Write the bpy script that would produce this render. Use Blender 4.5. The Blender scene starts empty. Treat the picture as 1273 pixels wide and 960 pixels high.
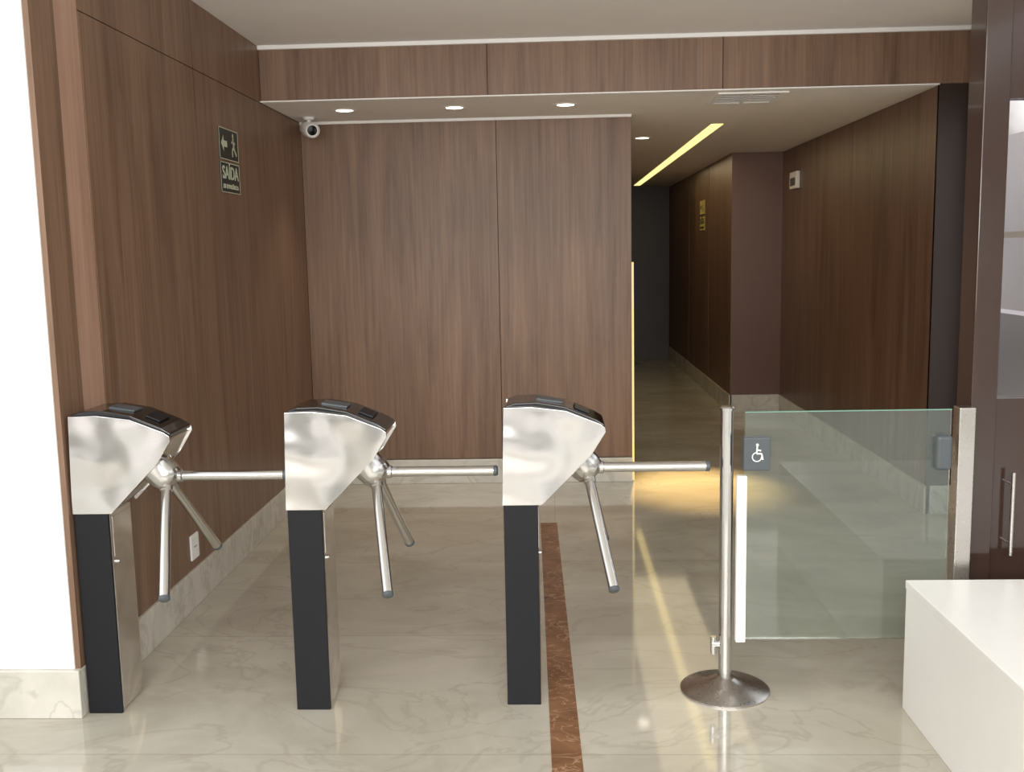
import bpy, bmesh, math
from mathutils import Vector, Matrix

scene = bpy.context.scene
scene.view_settings.view_transform = 'Standard'
COL = scene.collection

# ------------------------------------------------------------------ materials
def srgb(r, g, b):
    f = lambda c: (c/255/12.92) if c/255 <= .04045 else ((c/255+.055)/1.055)**2.4
    return (f(r), f(g), f(b), 1)

def mat_plain(name, col, rough=.5, metal=0, emit=None, es=0, coat=0, bump=0, spec=None):
    m = bpy.data.materials.new(name); m.use_nodes = True
    nt = m.node_tree; p = nt.nodes['Principled BSDF']
    p.inputs['Roughness'].default_value = rough
    p.inputs['Metallic'].default_value = metal
    p.inputs['Coat Weight'].default_value = coat
    if spec is not None: p.inputs['Specular IOR Level'].default_value = spec
    tc = nt.nodes.new('ShaderNodeTexCoord')
    no = nt.nodes.new('ShaderNodeTexNoise'); no.inputs['Scale'].default_value = 6
    no.inputs['Detail'].default_value = 4
    nt.links.new(tc.outputs['Object'], no.inputs['Vector'])
    mx = nt.nodes.new('ShaderNodeMix'); mx.data_type = 'RGBA'
    mx.inputs[6].default_value = tuple(c*.97 for c in col[:3]) + (1,)
    mx.inputs[7].default_value = tuple(min(1, c*1.03) for c in col[:3]) + (1,)
    nt.links.new(no.outputs['Fac'], mx.inputs[0])
    nt.links.new(mx.outputs[2], p.inputs['Base Color'])
    if emit:
        p.inputs['Emission Color'].default_value = emit
        p.inputs['Emission Strength'].default_value = es
    if bump:
        b = nt.nodes.new('ShaderNodeBump'); b.inputs['Strength'].default_value = bump
        nt.links.new(no.outputs['Fac'], b.inputs['Height'])
        nt.links.new(b.outputs['Normal'], p.inputs['Normal'])
    return m

def mat_wood(name, dark, mid, light, rough=.42):
    m = bpy.data.materials.new(name); m.use_nodes = True
    nt = m.node_tree; L = nt.links; p = nt.nodes['Principled BSDF']
    tc = nt.nodes.new('ShaderNodeTexCoord')
    def noise(scale, det, dist=0, rgh=.6):
        mp = nt.nodes.new('ShaderNodeMapping'); mp.inputs['Scale'].default_value = scale
        L.new(tc.outputs['Object'], mp.inputs['Vector'])
        n = nt.nodes.new('ShaderNodeTexNoise'); n.inputs['Scale'].default_value = 1
        n.inputs['Detail'].default_value = det; n.inputs['Distortion'].default_value = dist
        n.inputs['Roughness'].default_value = rgh
        L.new(mp.outputs['Vector'], n.inputs['Vector']); return n
    a = noise((7, 7, .6), 5, .9)
    b = noise((90, 90, 2.2), 4, 0, .7)
    c = noise((30, 30, 1.1), 3, .3)
    ad = nt.nodes.new('ShaderNodeMath'); ad.operation = 'MULTIPLY_ADD'; ad.inputs[1].default_value = .38
    L.new(b.outputs['Fac'], ad.inputs[0]); 
    m2 = nt.nodes.new('ShaderNodeMath'); m2.operation = 'MULTIPLY'; m2.inputs[1].default_value = .45
    L.new(a.outputs['Fac'], m2.inputs[0]); L.new(m2.outputs[0], ad.inputs[2])
    ad2 = nt.nodes.new('ShaderNodeMath'); ad2.operation = 'MULTIPLY_ADD'; ad2.inputs[1].default_value = .22
    L.new(c.outputs['Fac'], ad2.inputs[0]); L.new(ad.outputs[0], ad2.inputs[2])
    r = nt.nodes.new('ShaderNodeValToRGB')
    r.color_ramp.elements[0].position = .38; r.color_ramp.elements[0].color = dark
    r.color_ramp.elements[1].position = .68; r.color_ramp.elements[1].color = light
    e = r.color_ramp.elements.new(.52); e.color = mid
    L.new(ad2.outputs[0], r.inputs[0]); L.new(r.outputs[0], p.inputs['Base Color'])
    p.inputs['Roughness'].default_value = rough
    bp = nt.nodes.new('ShaderNodeBump'); bp.inputs['Strength'].default_value = .06
    L.new(ad2.outputs[0], bp.inputs['Height']); L.new(bp.outputs[0], p.inputs['Normal'])
    return m

def mat_marble(name, c1, c2, vein, scale=1.3, rough=.1, veinw=.03, tiles=True, vs=.45):
    m = bpy.data.materials.new(name); m.use_nodes = True
    nt = m.node_tree; L = nt.links; p = nt.nodes['Principled BSDF']
    tc = nt.nodes.new('ShaderNodeTexCoord')
    mp = nt.nodes.new('ShaderNodeMapping'); mp.inputs['Rotation'].default_value = (0, 0, .5)
    mp.inputs['Scale'].default_value = (1, 1.7, 1)
    L.new(tc.outputs['Object'], mp.inputs['Vector'])
    n = nt.nodes.new('ShaderNodeTexNoise'); n.inputs['Scale'].default_value = scale
    n.inputs['Detail'].default_value = 8; n.inputs['Distortion'].default_value = .8; n.inputs['Roughness'].default_value = .62
    L.new(mp.outputs[0], n.inputs['Vector'])
    r = nt.nodes.new('ShaderNodeValToRGB')
    r.color_ramp.elements[0].position = .3; r.color_ramp.elements[0].color = c1
    r.color_ramp.elements[1].position = .7; r.color_ramp.elements[1].color = c2
    L.new(n.outputs['Fac'], r.inputs[0])
    v = nt.nodes.new('ShaderNodeTexNoise'); v.inputs['Scale'].default_value = scale*.9
    v.inputs['Detail'].default_value = 5; v.inputs['Distortion'].default_value = 1.6
    L.new(mp.outputs[0], v.inputs['Vector'])
    s = nt.nodes.new('ShaderNodeMath'); s.operation = 'SUBTRACT'; s.inputs[1].default_value = .5
    L.new(v.outputs['Fac'], s.inputs[0])
    ab = nt.nodes.new('ShaderNodeMath'); ab.operation = 'ABSOLUTE'; L.new(s.outputs[0], ab.inputs[0])
    mr = nt.nodes.new('ShaderNodeMapRange'); mr.inputs['From Max'].default_value = veinw
    mr.inputs['To Min'].default_value = vs; mr.inputs['To Max'].default_value = 0
    L.new(ab.outputs[0], mr.inputs['Value'])
    mx = nt.nodes.new('ShaderNodeMix'); mx.data_type = 'RGBA'; mx.inputs[7].default_value = vein
    L.new(mr.outputs[0], mx.inputs[0]); L.new(r.outputs[0], mx.inputs[6])
    out = mx.outputs[2]
    if tiles:
        br = nt.nodes.new('ShaderNodeTexBrick'); br.offset = 0
        br.inputs['Scale'].default_value = 1; br.inputs['Brick Width'].default_value = 1.9
        br.inputs['Row Height'].default_value = .95; br.inputs['Mortar Size'].default_value = .0022
        br.inputs['Color1'].default_value = (1, 1, 1, 1); br.inputs['Color2'].default_value = (.94, .94, .93, 1)
        br.inputs['Mortar'].default_value = (.76, .75, .72, 1)
        L.new(tc.outputs['Object'], br.inputs['Vector'])
        m3 = nt.nodes.new('ShaderNodeMix'); m3.data_type = 'RGBA'; m3.blend_type = 'MULTIPLY'; m3.inputs[0].default_value = 1
        L.new(out, m3.inputs[6]); L.new(br.outputs['Color'], m3.inputs[7]); out = m3.outputs[2]
    L.new(out, p.inputs['Base Color'])
    p.inputs['Roughness'].default_value = rough
    p.inputs['IOR'].default_value = 1.6
    return m

def mat_steel(name, col, rough, aniso_scale=(3, 3, 160), var=.12, bs=.12):
    m = bpy.data.materials.new(name); m.use_nodes = True
    nt = m.node_tree; L = nt.links; p = nt.nodes['Principled BSDF']
    p.inputs['Metallic'].default_value = 1; p.inputs['Base Color'].default_value = col
    tc = nt.nodes.new('ShaderNodeTexCoord'); mp = nt.nodes.new('ShaderNodeMapping')
    mp.inputs['Scale'].default_value = aniso_scale
    L.new(tc.outputs['Object'], mp.inputs[0])
    n = nt.nodes.new('ShaderNodeTexNoise'); n.inputs['Scale'].default_value = 2; n.inputs['Detail'].default_value = 3
    L.new(mp.outputs[0], n.inputs['Vector'])
    mr = nt.nodes.new('ShaderNodeMapRange'); mr.inputs['To Min'].default_value = rough-var/2; mr.inputs['To Max'].default_value = rough+var/2
    L.new(n.outputs['Fac'], mr.inputs['Value']); L.new(mr.outputs[0], p.inputs['Roughness'])
    n2 = nt.nodes.new('ShaderNodeTexNoise'); n2.inputs['Scale'].default_value = 4
    n2.inputs['Detail'].default_value = 1
    L.new(tc.outputs['Object'], n2.inputs['Vector'])
    b = nt.nodes.new('ShaderNodeBump'); b.inputs['Strength'].default_value = bs; b.inputs['Distance'].default_value = .08
    L.new(n2.outputs['Fac'], b.inputs['Height']); L.new(b.outputs[0], p.inputs['Normal'])
    return m

def mat_glass(name, tint, refl=1.0, haze=0.0, hcol=(.6, .68, .62, 1)):
    m = bpy.data.materials.new(name); m.use_nodes = True
    nt = m.node_tree; L = nt.links
    for n in list(nt.nodes): nt.nodes.remove(n)
    o = nt.nodes.new('ShaderNodeOutputMaterial')
    t = nt.nodes.new('ShaderNodeBsdfTransparent'); t.inputs[0].default_value = tint
    g = nt.nodes.new('ShaderNodeBsdfGlossy'); g.inputs['Roughness'].default_value = .02
    g.inputs[0].default_value = (refl, refl, refl, 1)
    fr = nt.nodes.new('ShaderNodeFresnel'); fr.inputs[0].default_value = 1.5
    mx = nt.nodes.new('ShaderNodeMixShader')
    L.new(fr.outputs[0], mx.inputs[0]); L.new(t.outputs[0], mx.inputs[1]); L.new(g.outputs[0], mx.inputs[2])
    d = nt.nodes.new('ShaderNodeBsdfDiffuse'); d.inputs[0].default_value = hcol
    m2 = nt.nodes.new('ShaderNodeMixShader'); m2.inputs[0].default_value = haze
    L.new(mx.outputs[0], m2.inputs[1]); L.new(d.outputs[0], m2.inputs[2])
    L.new(m2.outputs[0], o.inputs[0])
    return m

WOOD = mat_wood('wood_panel', srgb(98, 73, 57), srgb(125, 98, 79), srgb(147, 117, 96))
WOODD = mat_wood('wood_panel_dark', srgb(82, 60, 48), srgb(110, 84, 69), srgb(132, 102, 85))
WOODL = mat_wood('wood_strip', srgb(158, 124, 106), srgb(176, 142, 122), srgb(192, 158, 138))
WOODR = mat_plain('maroon_laminate', srgb(112, 84, 74), .35)
MAROON = mat_plain('maroon_gloss', srgb(58, 42, 36), .12, coat=.4)
DARKB = mat_plain('dark_brown_laminate', srgb(50, 36, 30), .4)
GAP = mat_plain('groove_dark', srgb(38, 28, 23), .8)
FLOOR = mat_marble('floor_marble', srgb(172, 166, 150), srgb(201, 195, 181), srgb(150, 143, 126), rough=.06, vs=.3, veinw=.018)
BASEM = mat_marble('baseboard_marble', srgb(190, 186, 175), srgb(216, 212, 202), srgb(165, 160, 145), 3, .25, tiles=False)
BROWNM = mat_marble('brown_marble', srgb(104, 72, 50), srgb(148, 108, 78), srgb(208, 175, 142), 6, .12, .02, tiles=False)
CEIL = mat_plain('ceiling_paint', srgb(242, 239, 237), .9)
WHITE = mat_plain('white_paint', srgb(243, 242, 240), .6)
TRIMW = mat_plain('white_trim', srgb(248, 247, 244), .5)
LACQ = mat_plain('white_lacquer', srgb(243, 241, 236), .3)
STEEL = mat_steel('brushed_steel', (.74, .72, .71, 1), .14, var=.06, bs=.45)
CHROME = mat_steel('polished_steel', (.66, .65, .63, 1), .2, (40, 40, 40), .05)
BASEST = mat_steel('dark_satin_steel', (.56, .53, .5, 1), .28, (40, 40, 40), .05)
BLACK = mat_plain('black_paint', srgb(22, 23, 28), .42, spec=.3)
BLKGL = mat_plain('black_gloss', srgb(14, 14, 16), .15, coat=.4)
GREYD = mat_plain('grey_plastic', srgb(78, 84, 88), .4)
SIGNG = mat_plain('sign_dark_green', srgb(34, 44, 40), .4)
SIGNW = mat_plain('sign_pale_green', srgb(205, 214, 190), .5)
SIGNY = mat_plain('sign_yellow', srgb(196, 180, 102), .5)
GLASS = mat_glass('gate_glass', (.86, .9, .87, 1), 1, .05)
GLEDGE = mat_plain('glass_edge_green', srgb(120, 160, 145), .2)
DGLASS = mat_glass('door_glass', (.9, .88, .88, 1), 1)
WARM = mat_plain('warm_led', (1, .8, .3, 1), .5, emit=(1, .76, .28, 1), es=1.5)
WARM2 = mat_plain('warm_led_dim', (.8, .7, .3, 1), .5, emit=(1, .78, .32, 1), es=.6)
LENS = mat_plain('lamp_lens', (1, 1, 1, 1), .5, emit=(1, .9, .72, 1), es=7)
FACADE = mat_plain('facade_render', srgb(225, 218, 218), .8)

# ------------------------------------------------------------------ mesh helpers
def add_box(bm, mn, mx, mi=0):
    x0, y0, z0 = mn; x1, y1, z1 = mx
    v = [bm.verts.new(c) for c in ((x0,y0,z0),(x1,y0,z0),(x1,y1,z0),(x0,y1,z0),(x0,y0,z1),(x1,y0,z1),(x1,y1,z1),(x0,y1,z1))]
    for f in ((3,2,1,0),(4,5,6,7),(0,1,5,4),(1,2,6,5),(2,3,7,6),(3,0,4,7)):
        bm.faces.new([v[i] for i in f]).material_index = mi

def add_prism(bm, pts, y0, y1, mi=0):
    a = [bm.verts.new((x, y0, z)) for x, z in pts]
    b = [bm.verts.new((x, y1, z)) for x, z in pts]
    n = len(pts)
    fs = [bm.faces.new(a), bm.faces.new(b[::-1])]
    for i in range(n):
        fs.append(bm.faces.new((a[i], b[i], b[(i+1) % n], a[(i+1) % n])))
    for f in fs: f.material_index = mi

def add_tube(bm, p0, p1, r0, r1=None, seg=28, mi=0):
    r1 = r0 if r1 is None else r1
    p0 = Vector(p0); p1 = Vector(p1); d = (p1-p0)
    q = d.to_track_quat('Z', 'Y').to_matrix().to_4x4()
    M = Matrix.Translation((p0+p1)/2) @ q
    r = bmesh.ops.create_cone(bm, cap_ends=True, segments=seg, radius1=r0, radius2=r1, depth=d.length, matrix=M)
    for v in r['verts']:
        for f in v.link_faces: f.material_index = mi

def add_lathe(bm, prof, seg=48, M=Matrix.Identity(4), mi=0):
    rings = []
    for r, z in prof:
        if r < 1e-6: rings.append([bm.verts.new(M @ Vector((0, 0, z)))])
        else: rings.append([bm.verts.new(M @ Vector((r*math.cos(2*math.pi*i/seg), r*math.sin(2*math.pi*i/seg), z))) for i in range(seg)])
    for a, b in zip(rings, rings[1:]):
        for i in range(seg):
            j = (i+1) % seg
            if len(a) == 1 and len(b) == 1: continue
            if len(a) == 1: f = bm.faces.new((a[0], b[j], b[i]))
            elif len(b) == 1: f = bm.faces.new((a[i], a[j], b[0]))
            else: f = bm.faces.new((a[i], a[j], b[j], b[i]))
            f.material_index = mi

def finish(name, bm, mats, bevel=0, smooth=False, parent=None, loc=None, **props):
    bmesh.ops.recalc_face_normals(bm, faces=bm.faces)
    me = bpy.data.meshes.new(name); bm.to_mesh(me); bm.free()
    for m in (mats if isinstance(mats, (list, tuple)) else [mats]): me.materials.append(m)
    if smooth:
        me.polygons.foreach_set('use_smooth', [True]*len(me.polygons))
        me.set_sharp_from_angle(angle=math.radians(40))
    o = bpy.data.objects.new(name, me); COL.objects.link(o)
    if bevel:
        b = o.modifiers.new('bevel', 'BEVEL'); b.width = bevel; b.segments = 3; b.limit_method = 'ANGLE'
    if parent: o.parent = parent
    if loc: o.location = loc
    for k, v in props.items(): o[k] = v
    return o

def boxes(name, lst, mats, **kw):
    bm = bmesh.new()
    for b in lst: add_box(bm, *b)
    return finish(name, bm, mats, **kw)

def empty(name, loc, label, category, parent=None, group=None):
    o = bpy.data.objects.new(name, None); COL.objects.link(o); o.location = loc; o.empty_display_size = .1
    if parent: o.parent = parent
    if label: o['label'] = label
    if category: o['category'] = category
    if group: o['group'] = group
    return o

def text_mesh(name, txt, size, mat, M, parent, extrude=.0008, width=None):
    cu = bpy.data.curves.new(name+'_c', 'FONT'); cu.body = txt; cu.size = size
    cu.align_x = 'CENTER'; cu.align_y = 'CENTER'; cu.extrude = extrude; cu.offset = size*.012
    t = bpy.data.objects.new(name+'_t', cu); COL.objects.link(t)
    bpy.context.view_layer.update()
    me = bpy.data.meshes.new_from_object(t.evaluated_get(bpy.context.evaluated_depsgraph_get()))
    bpy.data.objects.remove(t); 
    if width:
        xs = [v.co.x for v in me.vertices]; s = width/(max(xs)-min(xs))
        for v in me.vertices: v.co.x *= s
    me.transform(M); me.materials.clear(); me.materials.append(mat)
    o = bpy.data.objects.new(name, me); COL.objects.link(o); o.parent = parent
    return o

S = dict(kind='structure')
XL = -1.57; XR = 2.07; YB = 6.45; YF = 5.58; ZC = 2.34; ZU = 2.63; XE = .51
# ------------------------------------------------------------------ shell
boxes('floor', [((-4, -3, -.1), (4, 14.5, 0))], FLOOR, **S)
bm = bmesh.new()
w = .046
pts = [(.062-w, 1.2), (.062+w, 1.2), (-.035+w, 5.45), (-.035-w, 5.45)]
a = [bm.verts.new((x, y, .0008)) for x, y in pts]; bm.faces.new(a)
finish('trim_1', bm, BROWNM, **S)

def panels_x(x_face, thick, segs, zs, side, gap=.004):
    l = []
    for (y0, y1) in segs:
        for (z0, z1) in zs:
            xa, xb = sorted((x_face, x_face+side*thick))
            l.append(((xa, y0+gap/2, z0+gap/2), (xb, y1-gap/2, z1-gap/2)))
    return l
# left wall
bm = bmesh.new()
for s_ in panels_x(XL, .02, [(3.44, 4.53), (4.53, YB)], [(.15, 2.33), (2.33, ZU)], -1): add_box(bm, *s_, 0)
for s_ in panels_x(XL, .018, [(3.105, 3.27)], [(.15, ZU)], -1): add_box(bm, *s_, 0)
for s_ in panels_x(XL-.003, .016, [(3.27, 3.44)], [(.15, ZU)], -1): add_box(bm, *s_, 1)
add_box(bm, (XL-.12, 3.305, 0), (XL-.0195, YB+.1, ZU), 2)
finish('wall_left', bm, [WOOD, WOODL, GAP], **S)
boxes('baseboard_left', [((XL-.02, 3.315, 0), (XL+.012, YB, .165))], BASEM, bevel=.003, **S)
# back wall
bm = bmesh.new()
g = .002
for x0, x1 in ((XL, -.335), (-.335, XE)):
    add_box(bm, (x0+g, YB, .165), (x1-g, YB+.02, ZC), 0)
add_box(bm, (XL, YB+.0195, 0), (XE-.02, 14, ZC), 1)
add_box(bm, (XE-.02, YB+.021, .0), (XE, 14, ZC), 0)
finish('wall_back', bm, [WOOD, GAP], **S)
boxes('baseboard_back', [((XL+.012, YB-.012, 0), (XE, YB+.02, .16))], BASEM, bevel=.003, **S)
# fascia
bm = bmesh.new()
for x0, x1 in ((XL, -.33), (-.33, .93), (.93, 2.24)):
    add_box(bm, (x0+g, YF, ZC), (x1-g, YF+.02, ZU), 0)
add_box(bm, (XL, YF+.0195, ZC+.01), (2.24, YF+.06, ZU), 1)
finish('wall_fascia', bm, [WOOD, GAP], **S)
boxes('ceiling', [((XL, YF+.061, ZC-.006), (XR+.2, 14.2, ZC+.06))], CEIL, **S)
boxes('ceiling_upper', [((-1.75, .6, ZU), (2.35, YF+.1, ZU+.1))], CEIL, **S)
boxes('trim_2', [((XL, YF-.022, ZU-.022), (2.24, YF+.001, ZU))], TRIMW, bevel=.003, **S)
boxes('trim_3', [((XL, YB-.016, ZC-.022), (XE, YB+.0, ZC-.006))], TRIMW, **S)
boxes('trim_5', [((XL, YF-.006, ZC-.0065), (XR, YF+.062, ZC+.0005))], TRIMW, **S)
# right wall
bm = bmesh.new()
for s_ in panels_x(XR, .02, [(YF, 6.7), (6.7, 7.95), (7.95, 9.2)], [(.16, ZC-.006)], 1): add_box(bm, *s_, 0)
add_box(bm, (XR+.0195, YF+.02, 0), (XR+.2, 9.2, ZC), 1)
add_box(bm, (XR, YF-.001, 0.0), (2.24, YF+.02, ZC), 2)
add_box(bm, (2.24, 3.45, 0), (2.32, YF+.06, .3), 0)
add_box(bm, (2.24, 3.45, 2.3), (2.32, YF+.06, ZU), 0)
add_box(bm, (2.24, 5.45, .3), (2.32, YF+.06, 2.3), 0)
finish('wall_right', bm, [WOODD, GAP, DARKB], **S)
boxes('added_window_1', [((2.26, 3.45, .3), (2.30, 3.5, 2.3)), ((2.26, 5.4, .3), (2.30, 5.45, 2.3)), ((2.26, 3.5, 2.25), (2.30, 5.4, 2.3)), ((2.26, 3.5, .3), (2.30, 5.4, .35)), ((2.26, 3.5, 1.52), (2.30, 5.4, 1.55))], WHITE, **S)  # added side opening, lets outdoor light in to brighten the lobby
boxes('baseboard_right', [((XR-.012, YF-.012, 0), (XR+.02, 9.2, .16)), ((XR, YF-.012, 0), (2.24, YF, .16))], BASEM, **S)
boxes('wall_return', [((1.62, 9.2, 0), (XR+.2, 9.22, ZC))], WOODR, **S)
bm = bmesh.new()
for y0, y1 in ((9.2, 10.5), (10.5, 12), (12, 14)):
    add_box(bm, (1.62, y0+.02, .0), (1.64, y1-.003, ZC), 0)
add_box(bm, (1.64, 9.22, 0), (1.8, 14, ZC), 1)
finish('wall_corridor', bm, [WOODD, GAP], **S)
boxes('wall_end', [((XE-.1, 14, 0), (XR, 14.1, ZC))], DARKB, **S)
boxes('baseboard_corridor', [((1.608, 9.188, 0), (1.63, 14, .16)), ((1.62, 9.188, 0), (XR, 9.2, .16))], BASEM, **S)
# entrance column
boxes('wall_column', [((-1.86, 3.10, .165), (XL-.018, 3.30, ZU))], WHITE, bevel=.003, **S)
boxes('baseboard_column', [((-1.87, 3.085, 0), (XL+.002, 3.305, .165))], BASEM, bevel=.004, **S)
boxes('wall_front', [((-2.6, 3.3, 0), (-1.86, 3.4, ZU))], MAROON, **S)

# entrance door and jamb
boxes('trim_4', [((1.362, 3.30, 0), (1.445, 3.42, ZU))], MAROON, bevel=.004, **S)
d = empty('door_1', (1.8, 3.36, 0), None, None); d['kind'] = 'structure'
boxes('door_frame', [((.36, -.03, 0), (.375, .03, ZU)), ((-.355, -.03, 1.95), (.36, .03, ZU)), ((-.355, -.03, 0), (.36, .03, .99))], MAROON, parent=d, bevel=.002)
boxes('door_glazing', [((-.355, -.008, .99), (.36, .008, 1.95))], DGLASS, parent=d)
bm = bmesh.new()
add_tube(bm, (-.295, -.07, .47), (-.295, -.07, .75), .007)
add_tube(bm, (-.295, -.07, .51), (-.295, -.028, .51), .005)
add_tube(bm, (-.295, -.07, .71), (-.295, -.028, .71), .005)
finish('door_handle', bm, BASEST, smooth=True, parent=d, label='vertical steel pull handle')
boxes('wall_outside', [((3.2, 2.5, 0), (3.4, 9, 1.0)), ((3.9, 2.5, 0), (4.0, 9, 2.4))], FACADE, **S)

# ------------------------------------------------------------------ turnstile
GRP = 'row of tripod turnstiles'
def build_turnstile(loc, label):
    T = empty('turnstile', loc, label, 'turnstile', group=GRP)
    bm = bmesh.new()
    add_box(bm, (.002, .012, 0), (.112, .185, .70))
    ped = finish('pedestal', bm, STEEL, bevel=.012, parent=T)
    bm = bmesh.new()
    add_box(bm, (0, 0, 0.0), (.112, .014, .684))
    finish('front_panel', bm, BLACK, bevel=.002, parent=ped, label='matte black front panel')
    bm = bmesh.new()
    add_box(bm, (.1115, .03, .53), (.1132, .172, .665)); 
    finish('side_cover', bm, STEEL, bevel=.0006, parent=ped)
    bm = bmesh.new(); add_tube(bm, (.112, .05, .51), (.120, .05, .51), .008)
    finish('key_lock', bm, CHROME, smooth=True, parent=ped)
    prof = [(-.004, .683), (-.004, 1.004), (.08, 1.006), (.19, .992), (.30, .948), (.316, .936), (.318, .922), (.272, .848), (.119, .683)]
    prof = [(x+(.006 if x > 0 else 0)+(.01 if z > .8 else 0), z) for x, z in prof]
    bm = bmesh.new(); add_prism(bm, prof, -.004, .004)
    inner = [(.0, .686), (.008, .995), (.096, .997), (.206, .983), (.316, .939), (.328, .924), (.284, .85), (.122, .686)]
    add_prism(bm, inner, .003, .198)
    add_prism(bm, prof, .196, .204)
    hs = finish('housing', bm, STEEL, bevel=.0015, parent=T)
    top = [(-.002, .994), (-.002, 1.008), (.03, 1.018), (.10, 1.020), (.19, 1.004), (.29, .962), (.318, .944), (.316, .93), (.30, .9385), (.19, .9825), (.08, .9965)]
    top = [(x+.014, z) for x, z in top]
    bm = bmesh.new(); add_prism(bm, top, .008, .192)
    finish('top_cover', bm, BLKGL, bevel=.004, parent=hs, label='glossy black top cover')
    bm = bmesh.new()
    M = Matrix.Translation((.154, .1, 1.0155)) @ Matrix.Rotation(math.radians(9), 4, 'Y')
    bmesh.ops.create_cube(bm, size=1, matrix=M @ Matrix.Diagonal((.085, .07, .006, 1)))
    finish('display', bm, GREYD, bevel=.001, parent=hs)
    bm = bmesh.new()
    M = Matrix.Translation((.259, .1, .985)) @ Matrix.Rotation(math.radians(23), 4, 'Y')
    bmesh.ops.create_cube(bm, size=1, matrix=M @ Matrix.Diagonal((.05, .09, .006, 1)))
    finish('card_reader', bm, BLACK, bevel=.001, parent=hs)
    u = Vector((.7071, 0, -.7071)); hub = Vector((.274, .1, .785))
    q = u.to_track_quat('Z', 'Y').to_matrix().to_4x4()
    bm = bmesh.new()
    add_lathe(bm, [(0, -.085), (.058, -.085), (.058, -.04), (.055, -.035), (.055, -.005), (.05, .018), (.034, .034), (.014, .04), (0, .04)],
              40, Matrix.Translation(hub) @ q)
    tri = finish('tripod', bm, CHROME, smooth=True, parent=T)
    for dv, L in ((Vector((1, 0, 0)), .406), (Vector((.17, -.612, -.77)), .435), (Vector((.17, .612, -.77)), .415)):
        dv.normalize()
        q2 = dv.to_track_quat('Z', 'Y').to_matrix().to_4x4()
        bm = bmesh.new()
        add_lathe(bm, [(0, .03), (.021, .03), (.021, .055), (.0165, .058), (.0165, L-.012), (0, L-.012)], 28, Matrix.Translation(hub) @ q2)
        arm = finish('arm', bm, CHROME, smooth=True, parent=tri)
        bm = bmesh.new()
        add_lathe(bm, [(0, L-.0125), (.0175, L-.0125), (.0175, L-.002), (.013, L+.002), (0, L+.002)], 28, Matrix.Translation(hub) @ q2)
        finish('arm_cap', bm, GREYD, smooth=True, parent=tri)
    return T

T1 = build_turnstile((-1.562, 3.125, 0), 'steel and black tripod turnstile beside the white column')
def copy_tree(o, parent=None):
    n = o.copy(); COL.objects.link(n)
    if parent: n.parent = parent
    for c in list(o.children): copy_tree(c, n)
    return n
for loc, lab in (((-.868, 3.15, 0), 'steel and black tripod turnstile in the middle of the row'),
                 ((-.167, 3.185, 0), 'steel and black tripod turnstile beside the brown floor inlay')):
    t = copy_tree(T1); t.location = loc; t['label'] = lab

# ------------------------------------------------------------------ gate post
P = empty('gate_post', (.572, 3.30, 0), 'round stainless steel post with a wide disc base', 'post')
bm = bmesh.new(); add_lathe(bm, [(0, 0), (.15, 0), (.15, .006), (.14, .012), (.07, .03), (.035, .045), (.028, .05), (0, .05)], 64)
finish('base', bm, BASEST, smooth=True, parent=P)
bm = bmesh.new(); add_lathe(bm, [(0, .045), (.022, .045), (.022, .968), (.025, .969), (.025, .977), (.02, .982), (0, .982)], 40)
finish('pole', bm, CHROME, smooth=True, parent=P)
bm = bmesh.new(); add_tube(bm, (-.02, 0, .165), (-.045, 0, .165), .012); add_tube(bm, (-.04, 0, .13), (-.04, 0, .19), .01)
finish('latch', bm, CHROME, smooth=True, parent=P)
# ------------------------------------------------------------------ glass gate
G = empty('glass_gate', (.60, 3.27, 0), 'low clear glass swing gate with white edge strip', 'gate')
bm = bmesh.new(); add_box(bm, (.025, -.005, .193), (.688, .005, .965))
finish('glass_panel', bm, GLASS, parent=G)
bm = bmesh.new(); add_box(bm, (.025, -.0052, .965), (.688, .0052, .968))
finish('glass_edge', bm, GLEDGE, parent=G)
bm = bmesh.new(); add_box(bm, (.0, -.012, .185), (.032, .012, .755))
finish('edge_strip', bm, TRIMW, bevel=.002, parent=G, label='white vertical edge strip')
bm = bmesh.new(); add_box(bm, (.018, -.022, .775), (.105, .022, .885))
lk = finish('lock_plate', bm, GREYD, bevel=.004, parent=G, label='dark grey lock with white pictogram')
bm = bmesh.new(); yy = -.0235
def stroke(x0, z0, x1, z1, w=.0028):
    add_tube(bm, (.0615+x0, yy, .83+z0), (.0615+x1, yy, .83+z1), w, seg=8)
bmesh.ops.create_uvsphere(bm, u_segments=12, v_segments=8, radius=.005, matrix=Matrix.Translation((.0615, yy, .861)))
stroke(0, .026, -.002, .002); stroke(-.002, .002, .014, .002); stroke(.014, .002, .018, -.018); stroke(-.001, .014, .012, .012)
for i in range(10):
    a0 = math.radians(100+i*26); a1 = math.radians(100+(i+1)*26)
    stroke(-.001+.015*math.cos(a0), -.009+.015*math.sin(a0), -.001+.015*math.cos(a1), -.009+.015*math.sin(a1), .0018)
finish('pictogram', bm, WHITE, parent=lk)
bm = bmesh.new(); add_box(bm, (.635, -.028, .77), (.688, .028, .885))
finish('hinge', bm, GREYD, bevel=.012, parent=G, label='rounded grey glass hinge')
H = empty('hinge_post', (1.325, 3.27, 0), 'square satin steel post beside the dark door jamb', 'post')
bm = bmesh.new(); add_box(bm, (-.022, -.03, .0), (.03, .025, .975)); finish('post_shaft', bm, BASEST, bevel=.003, parent=H)
bm = bmesh.new(); add_box(bm, (-.033, -.05, 0), (.033, .028, .008)); finish('post_foot', bm, BASEST, bevel=.002, parent=H)

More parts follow.
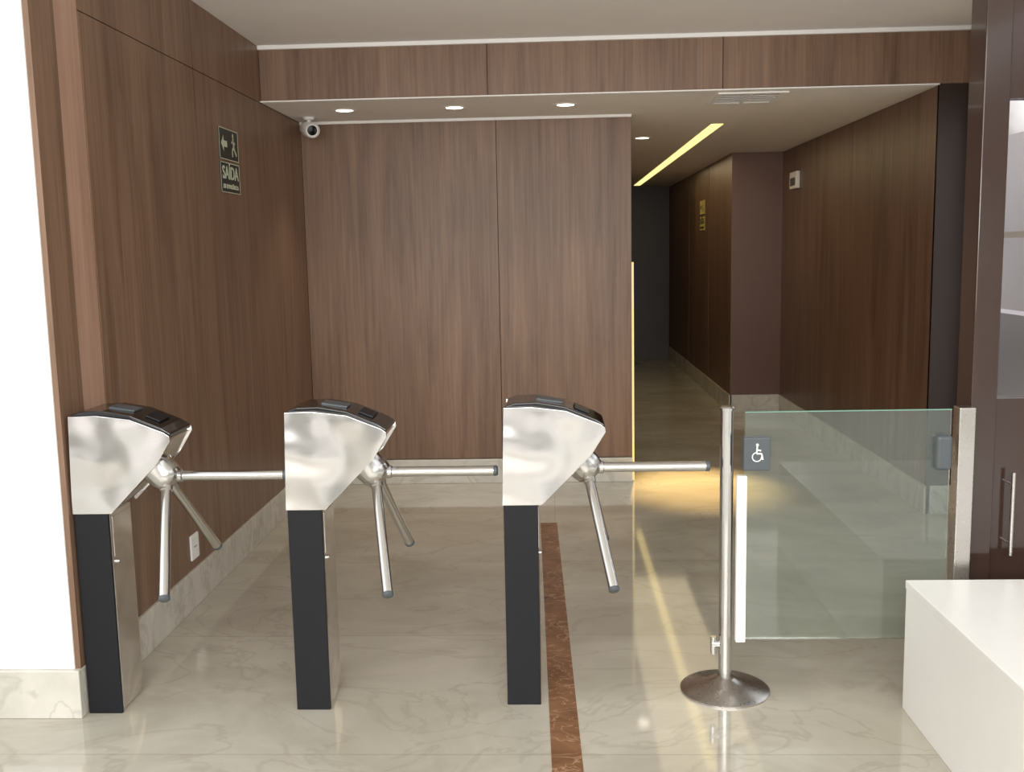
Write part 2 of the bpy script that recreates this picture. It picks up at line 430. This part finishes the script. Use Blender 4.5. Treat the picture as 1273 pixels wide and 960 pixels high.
# ------------------------------------------------------------------ counter
C = empty('reception_counter', (1.12, 3.16, 0), 'low plain white lacquered counter beside the door', 'counter')
bm = bmesh.new(); add_box(bm, (0.002, -1.6, 0), (1.0, -.002, .405)); finish('body', bm, LACQ, bevel=.003, parent=C)
bm = bmesh.new(); add_box(bm, (0, -1.602, .405), (1.002, 0, .432)); finish('counter_top', bm, LACQ, bevel=.003, parent=C)

# ------------------------------------------------------------------ ceiling lights
def downlight(x, y, z=ZC-.006):
    o = empty('downlight', (x, y, z), 'small round white recessed ceiling downlight', 'ceiling light', group='recessed downlights')
    bm = bmesh.new(); add_lathe(bm, [(.05, -.004), (.07, -.004), (.076, 0), (.05, 0), (.05, -.004)], 40)
    finish('trim_ring', bm, TRIMW, smooth=True, parent=o)
    bm = bmesh.new(); add_lathe(bm, [(0, -.0025), (.0505, -.0025), (.0505, -.001), (0, -.001)], 40)
    finish('lens', bm, LENS, smooth=True, parent=o)
    return o
for x, y in ((-1.185, 5.95), (-.546, 5.95), (.095, 5.95), (.70, 7.8)):
    downlight(x, y)
def spot(x, y, z, tx, ty, tz, e, ang, col, blend=.5, r=.03):
    l = bpy.data.lights.new('spot', 'SPOT'); l.energy = e; l.spot_size = math.radians(ang); l.spot_blend = blend
    l.color = col; l.shadow_soft_size = r
    o = bpy.data.objects.new('spot_lamp', l); COL.objects.link(o); o.location = (x, y, z)
    o.rotation_euler = (Vector((tx, ty, tz))-Vector((x, y, z))).to_track_quat('-Z', 'Y').to_euler()
for x in (-1.185, -.546, .095):
    spot(x, 5.95, 2.31, x, 5.95, 0, 24, 80, (1, .88, .72), 1)
spot(.70, 7.8, 2.31, .90, 6.3, 0, 1000, 25, (1, .68, .28), 1)

o = boxes('light_strip', [((1.10, 7.05, ZC-.010), (1.18, 13.5, ZC-.006))], WARM, label='long warm yellow LED strip in the corridor ceiling', category='light')
o = boxes('light_strip', [((XE, YB+.03, .0), (XE+.014, YB+.05, 1.42))], WARM2, label='vertical warm LED strip on the wall end', category='light')
def area(name, loc, target, sx, sy, e, col):
    l = bpy.data.lights.new(name, 'AREA'); l.energy = e; l.shape = 'RECTANGLE'; l.size = sx; l.size_y = sy; l.color = col
    o = bpy.data.objects.new(name, l); COL.objects.link(o); o.location = loc
    o.rotation_euler = (Vector(target)-Vector(loc)).to_track_quat('-Z', 'Y').to_euler()
area('corridor_lamp', (1.14, 9.2, ZC-.02), (1.14, 9.2, 0), .75, 4.5, 13, (1, .82, .5))

V = empty('air_vent', (1.11, 5.86, ZC-.006), 'square white slatted ceiling air vent', 'vent')
bm = bmesh.new(); 
for b in (((-.19, -.2, -.008), (.19, -.17, 0)), ((-.19, .17, -.008), (.19, .2, 0)), ((-.19, -.17, -.008), (-.16, .17, 0)), ((.16, -.17, -.008), (.19, .17, 0)), ((-.01,-.17,-.008),(.01,.17,0))): add_box(bm, *b)
finish('vent_frame', bm, TRIMW, parent=V)
bm = bmesh.new(); add_box(bm, (-.16, -.17, -.001), (.16, .17, 0)); finish('vent_backing', bm, BLACK, parent=V)
bm = bmesh.new()
for i in range(5):
    y = -.155+i*.068
    add_box(bm, (-.16, y, -.005), (.16, y+.034, -.002))
finish('vent_slats', bm, WHITE, parent=V)

K = empty('security_camera', (-1.46, 6.22, ZC-.006), 'small white bullet security camera under the ceiling', 'camera')
bm = bmesh.new(); add_lathe(bm, [(0, 0), (.035, 0), (.035, -.012), (.012, -.02), (.012, -.05), (0, -.05)], 28); finish('mount', bm, WHITE, smooth=True, parent=K)
bm = bmesh.new(); dirv = Vector((.55, -1, -.25)).normalized(); qd = dirv.to_track_quat('Z', 'Y').to_matrix().to_4x4()
Mk = Matrix.Translation((0, 0, -.07)) @ qd
add_lathe(bm, [(0, -.07), (.036, -.07), (.046, -.05), (.046, .07), (.042, .075), (.036, .065), (0, .065)], 32, Mk); finish('camera_body', bm, WHITE, smooth=True, parent=K)
bm = bmesh.new(); add_lathe(bm, [(0, .064), (.03, .064), (.03, .068), (.012, .07), (0, .07)], 32, Mk); finish('camera_lens', bm, BLKGL, smooth=True, parent=K)

# ------------------------------------------------------------------ signs
def wallM(x, y, z, face=1):
    if face == 1: R = Matrix(((0, 0, 1, 0), (1, 0, 0, 0), (0, 1, 0, 0), (0, 0, 0, 1)))
    else: R = Matrix(((0, 0, -1, 0), (-1, 0, 0, 0), (0, 1, 0, 0), (0, 0, 0, 1)))
    return Matrix.Translation((x, y, z)) @ R

def plaque(label, x, y, z, w, h, bg, fg, kind, face=1):
    o = empty('exit_sign', (x, y, z), label, 'sign')
    M = wallM(0, 0, 0, face)
    bm = bmesh.new(); add_box(bm, (-w/2, -h/2, 0), (w/2, h/2, .004)); bm.transform(M); finish('sign_plate', bm, bg, parent=o)
    bm = bmesh.new(); t = .004
    for b in (((-w/2, -h/2), (w/2, -h/2+t)), ((-w/2, h/2-t), (w/2, h/2)), ((-w/2, -h/2), (-w/2+t, h/2)), ((w/2-t, -h/2), (w/2, h/2))):
        add_box(bm, (b[0][0], b[0][1], .0038), (b[1][0], b[1][1], .0048))
    bm.transform(M); finish('sign_border', bm, fg, parent=o)
    if kind == 'text':
        text_mesh('lettering', 'SAÍDA', h*.6, fg, M @ Matrix.Translation((0, h*.14, .005)), o, width=w*.84)
        text_mesh('lettering', 'DE EMERGÊNCIA', h*.2, fg, M @ Matrix.Translation((0, -h*.3, .005)), o, width=w*.8)
    else:
        s = h
        def poly(pts):
            a = [bm.verts.new((px*s, py*s, .0052)) for px, py in pts]; bm.faces.new(a)
        bm = bmesh.new()
        poly([(-.82, 0), (-.55, .26), (-.55, .1), (-.2, .1), (-.2, -.1), (-.55, -.1), (-.55, -.26)])
        bm.transform(M); finish('arrow', bm, fg, parent=o)
        bm = bmesh.new()
        def st(x0, y0, x1, y1, w_=.05):
            d_ = Vector((x1-x0, y1-y0)).normalized(); n_ = Vector((-d_.y, d_.x))*w_
            poly([(x0+n_.x, y0+n_.y), (x0-n_.x, y0-n_.y), (x1-n_.x, y1-n_.y), (x1+n_.x, y1+n_.y)])
        poly([(.42+.08*math.cos(i*math.pi/6), .32+.08*math.sin(i*math.pi/6)) for i in range(12)])
        st(.42, .24, .48, -.05, .075); st(.48, -.05, .3, -.15); st(.3, -.15, .32, -.36); st(.48, -.05, .62, -.2); st(.62, -.2, .74, -.3)
        st(.42, .18, .24, .08, .035); st(.44, .18, .62, .06, .035)
        bm.transform(M); finish('running_figure', bm, fg, parent=o)
    return o
plaque('dark green plaque with arrow and running figure', XL, 4.97, 2.045, .29, .15, SIGNG, SIGNW, 'run')
plaque('dark green plaque reading SAÍDA DE EMERGÊNCIA', XL, 4.97, 1.885, .29, .145, SIGNG, SIGNW, 'text')
plaque('small yellowed exit plaque on the corridor wall', 1.62, 10.95, 1.93, .34, .15, SIGNY, SIGNG, 'run', -1)
plaque('small yellowed emergency exit plaque below another', 1.62, 10.95, 1.76, .34, .15, SIGNY, SIGNG, 'text', -1)

o = empty('power_socket', (XL, 4.18, .26), 'white wall power socket on wood panel', 'socket')
bm = bmesh.new(); add_box(bm, (-.001, -.045, -.055), (.008, .045, .055)); finish('cover_plate', bm, WHITE, bevel=.003, parent=o)
bm = bmesh.new()
for yy_ in (-.012, 0, .012): add_tube(bm, (.007, yy_, .0), (.0088, yy_, .0), .003, seg=12)
finish('socket_holes', bm, BLACK, parent=o)
o = empty('emergency_lamp', (XR, 8.7, 2.05), 'small white emergency lamp on dark wood wall', 'lamp')
bm = bmesh.new(); add_box(bm, (-.03, -.12, -.07), (0.001, .12, .07)); finish('lamp_case', bm, WHITE, bevel=.006, parent=o)
bm = bmesh.new(); add_box(bm, (-.034, -.08, -.045), (-.029, .08, .02)); finish('lamp_diffuser', bm, GREYD, bevel=.002, parent=o)

# ------------------------------------------------------------------ lighting
w = bpy.data.worlds.new('World'); scene.world = w; w.use_nodes = True
nt = w.node_tree; bg = nt.nodes['Background']
tc = nt.nodes.new('ShaderNodeTexCoord'); sp = nt.nodes.new('ShaderNodeSeparateXYZ'); nt.links.new(tc.outputs['Generated'], sp.inputs[0])
no = nt.nodes.new('ShaderNodeTexNoise'); no.inputs['Scale'].default_value = 4; no.inputs['Detail'].default_value = 5
nt.links.new(tc.outputs['Generated'], no.inputs['Vector'])
ma = nt.nodes.new('ShaderNodeMath'); ma.operation = 'MULTIPLY_ADD'; ma.inputs[1].default_value = .9; nt.links.new(no.outputs['Fac'], ma.inputs[0])
nt.links.new(sp.outputs['Z'], ma.inputs[2])
mr = nt.nodes.new('ShaderNodeMapRange'); mr.inputs['From Min'].default_value = -.55; mr.inputs['From Max'].default_value = 1.45; nt.links.new(ma.outputs[0], mr.inputs['Value'])
cr = nt.nodes.new('ShaderNodeValToRGB'); e = cr.color_ramp.elements
e[0].position = 0; e[0].color = (.85, .81, .77, 1); e[1].position = 1; e[1].color = (.85, .93, 1, 1)
for ps, c in ((.42, (.85, .81, .77, 1)), (.48, (.24, .24, .21, 1)), (.56, (.36, .35, .33, 1)), (.60, (1, 1, 1, 1))):
    x = e.new(ps); x.color = c
nt.links.new(mr.outputs[0], cr.inputs[0]); nt.links.new(cr.outputs[0], bg.inputs[0]); bg.inputs[1].default_value = 1.6

area('daylight', (-.3, -1.8, 2.2), (0, 5, 1.0), 5, 2.5, 178, (1, .97, .93))
# added fill light behind the camera, brightens the ceiling; no fixture there
area('ceiling_fill', (0, -.4, 1.75), (0, 4.2, 3.6), 4, .5, 42, (1, .97, .94))

# ------------------------------------------------------------------ camera
cam = bpy.data.cameras.new('camera'); co = bpy.data.objects.new('camera', cam); COL.objects.link(co)
cam.sensor_width = 36; cam.lens = 36*1250/1273; cam.clip_start = .05
p = math.radians(7.6); psi = .0412
co.matrix_world = Matrix.Translation((0, 0, 1.5)) @ Matrix.Rotation(psi, 4, 'Z') @ Matrix.Rotation(math.pi/2-p, 4, 'X') @ Matrix.Rotation(-.02, 4, 'Z')
scene.camera = co
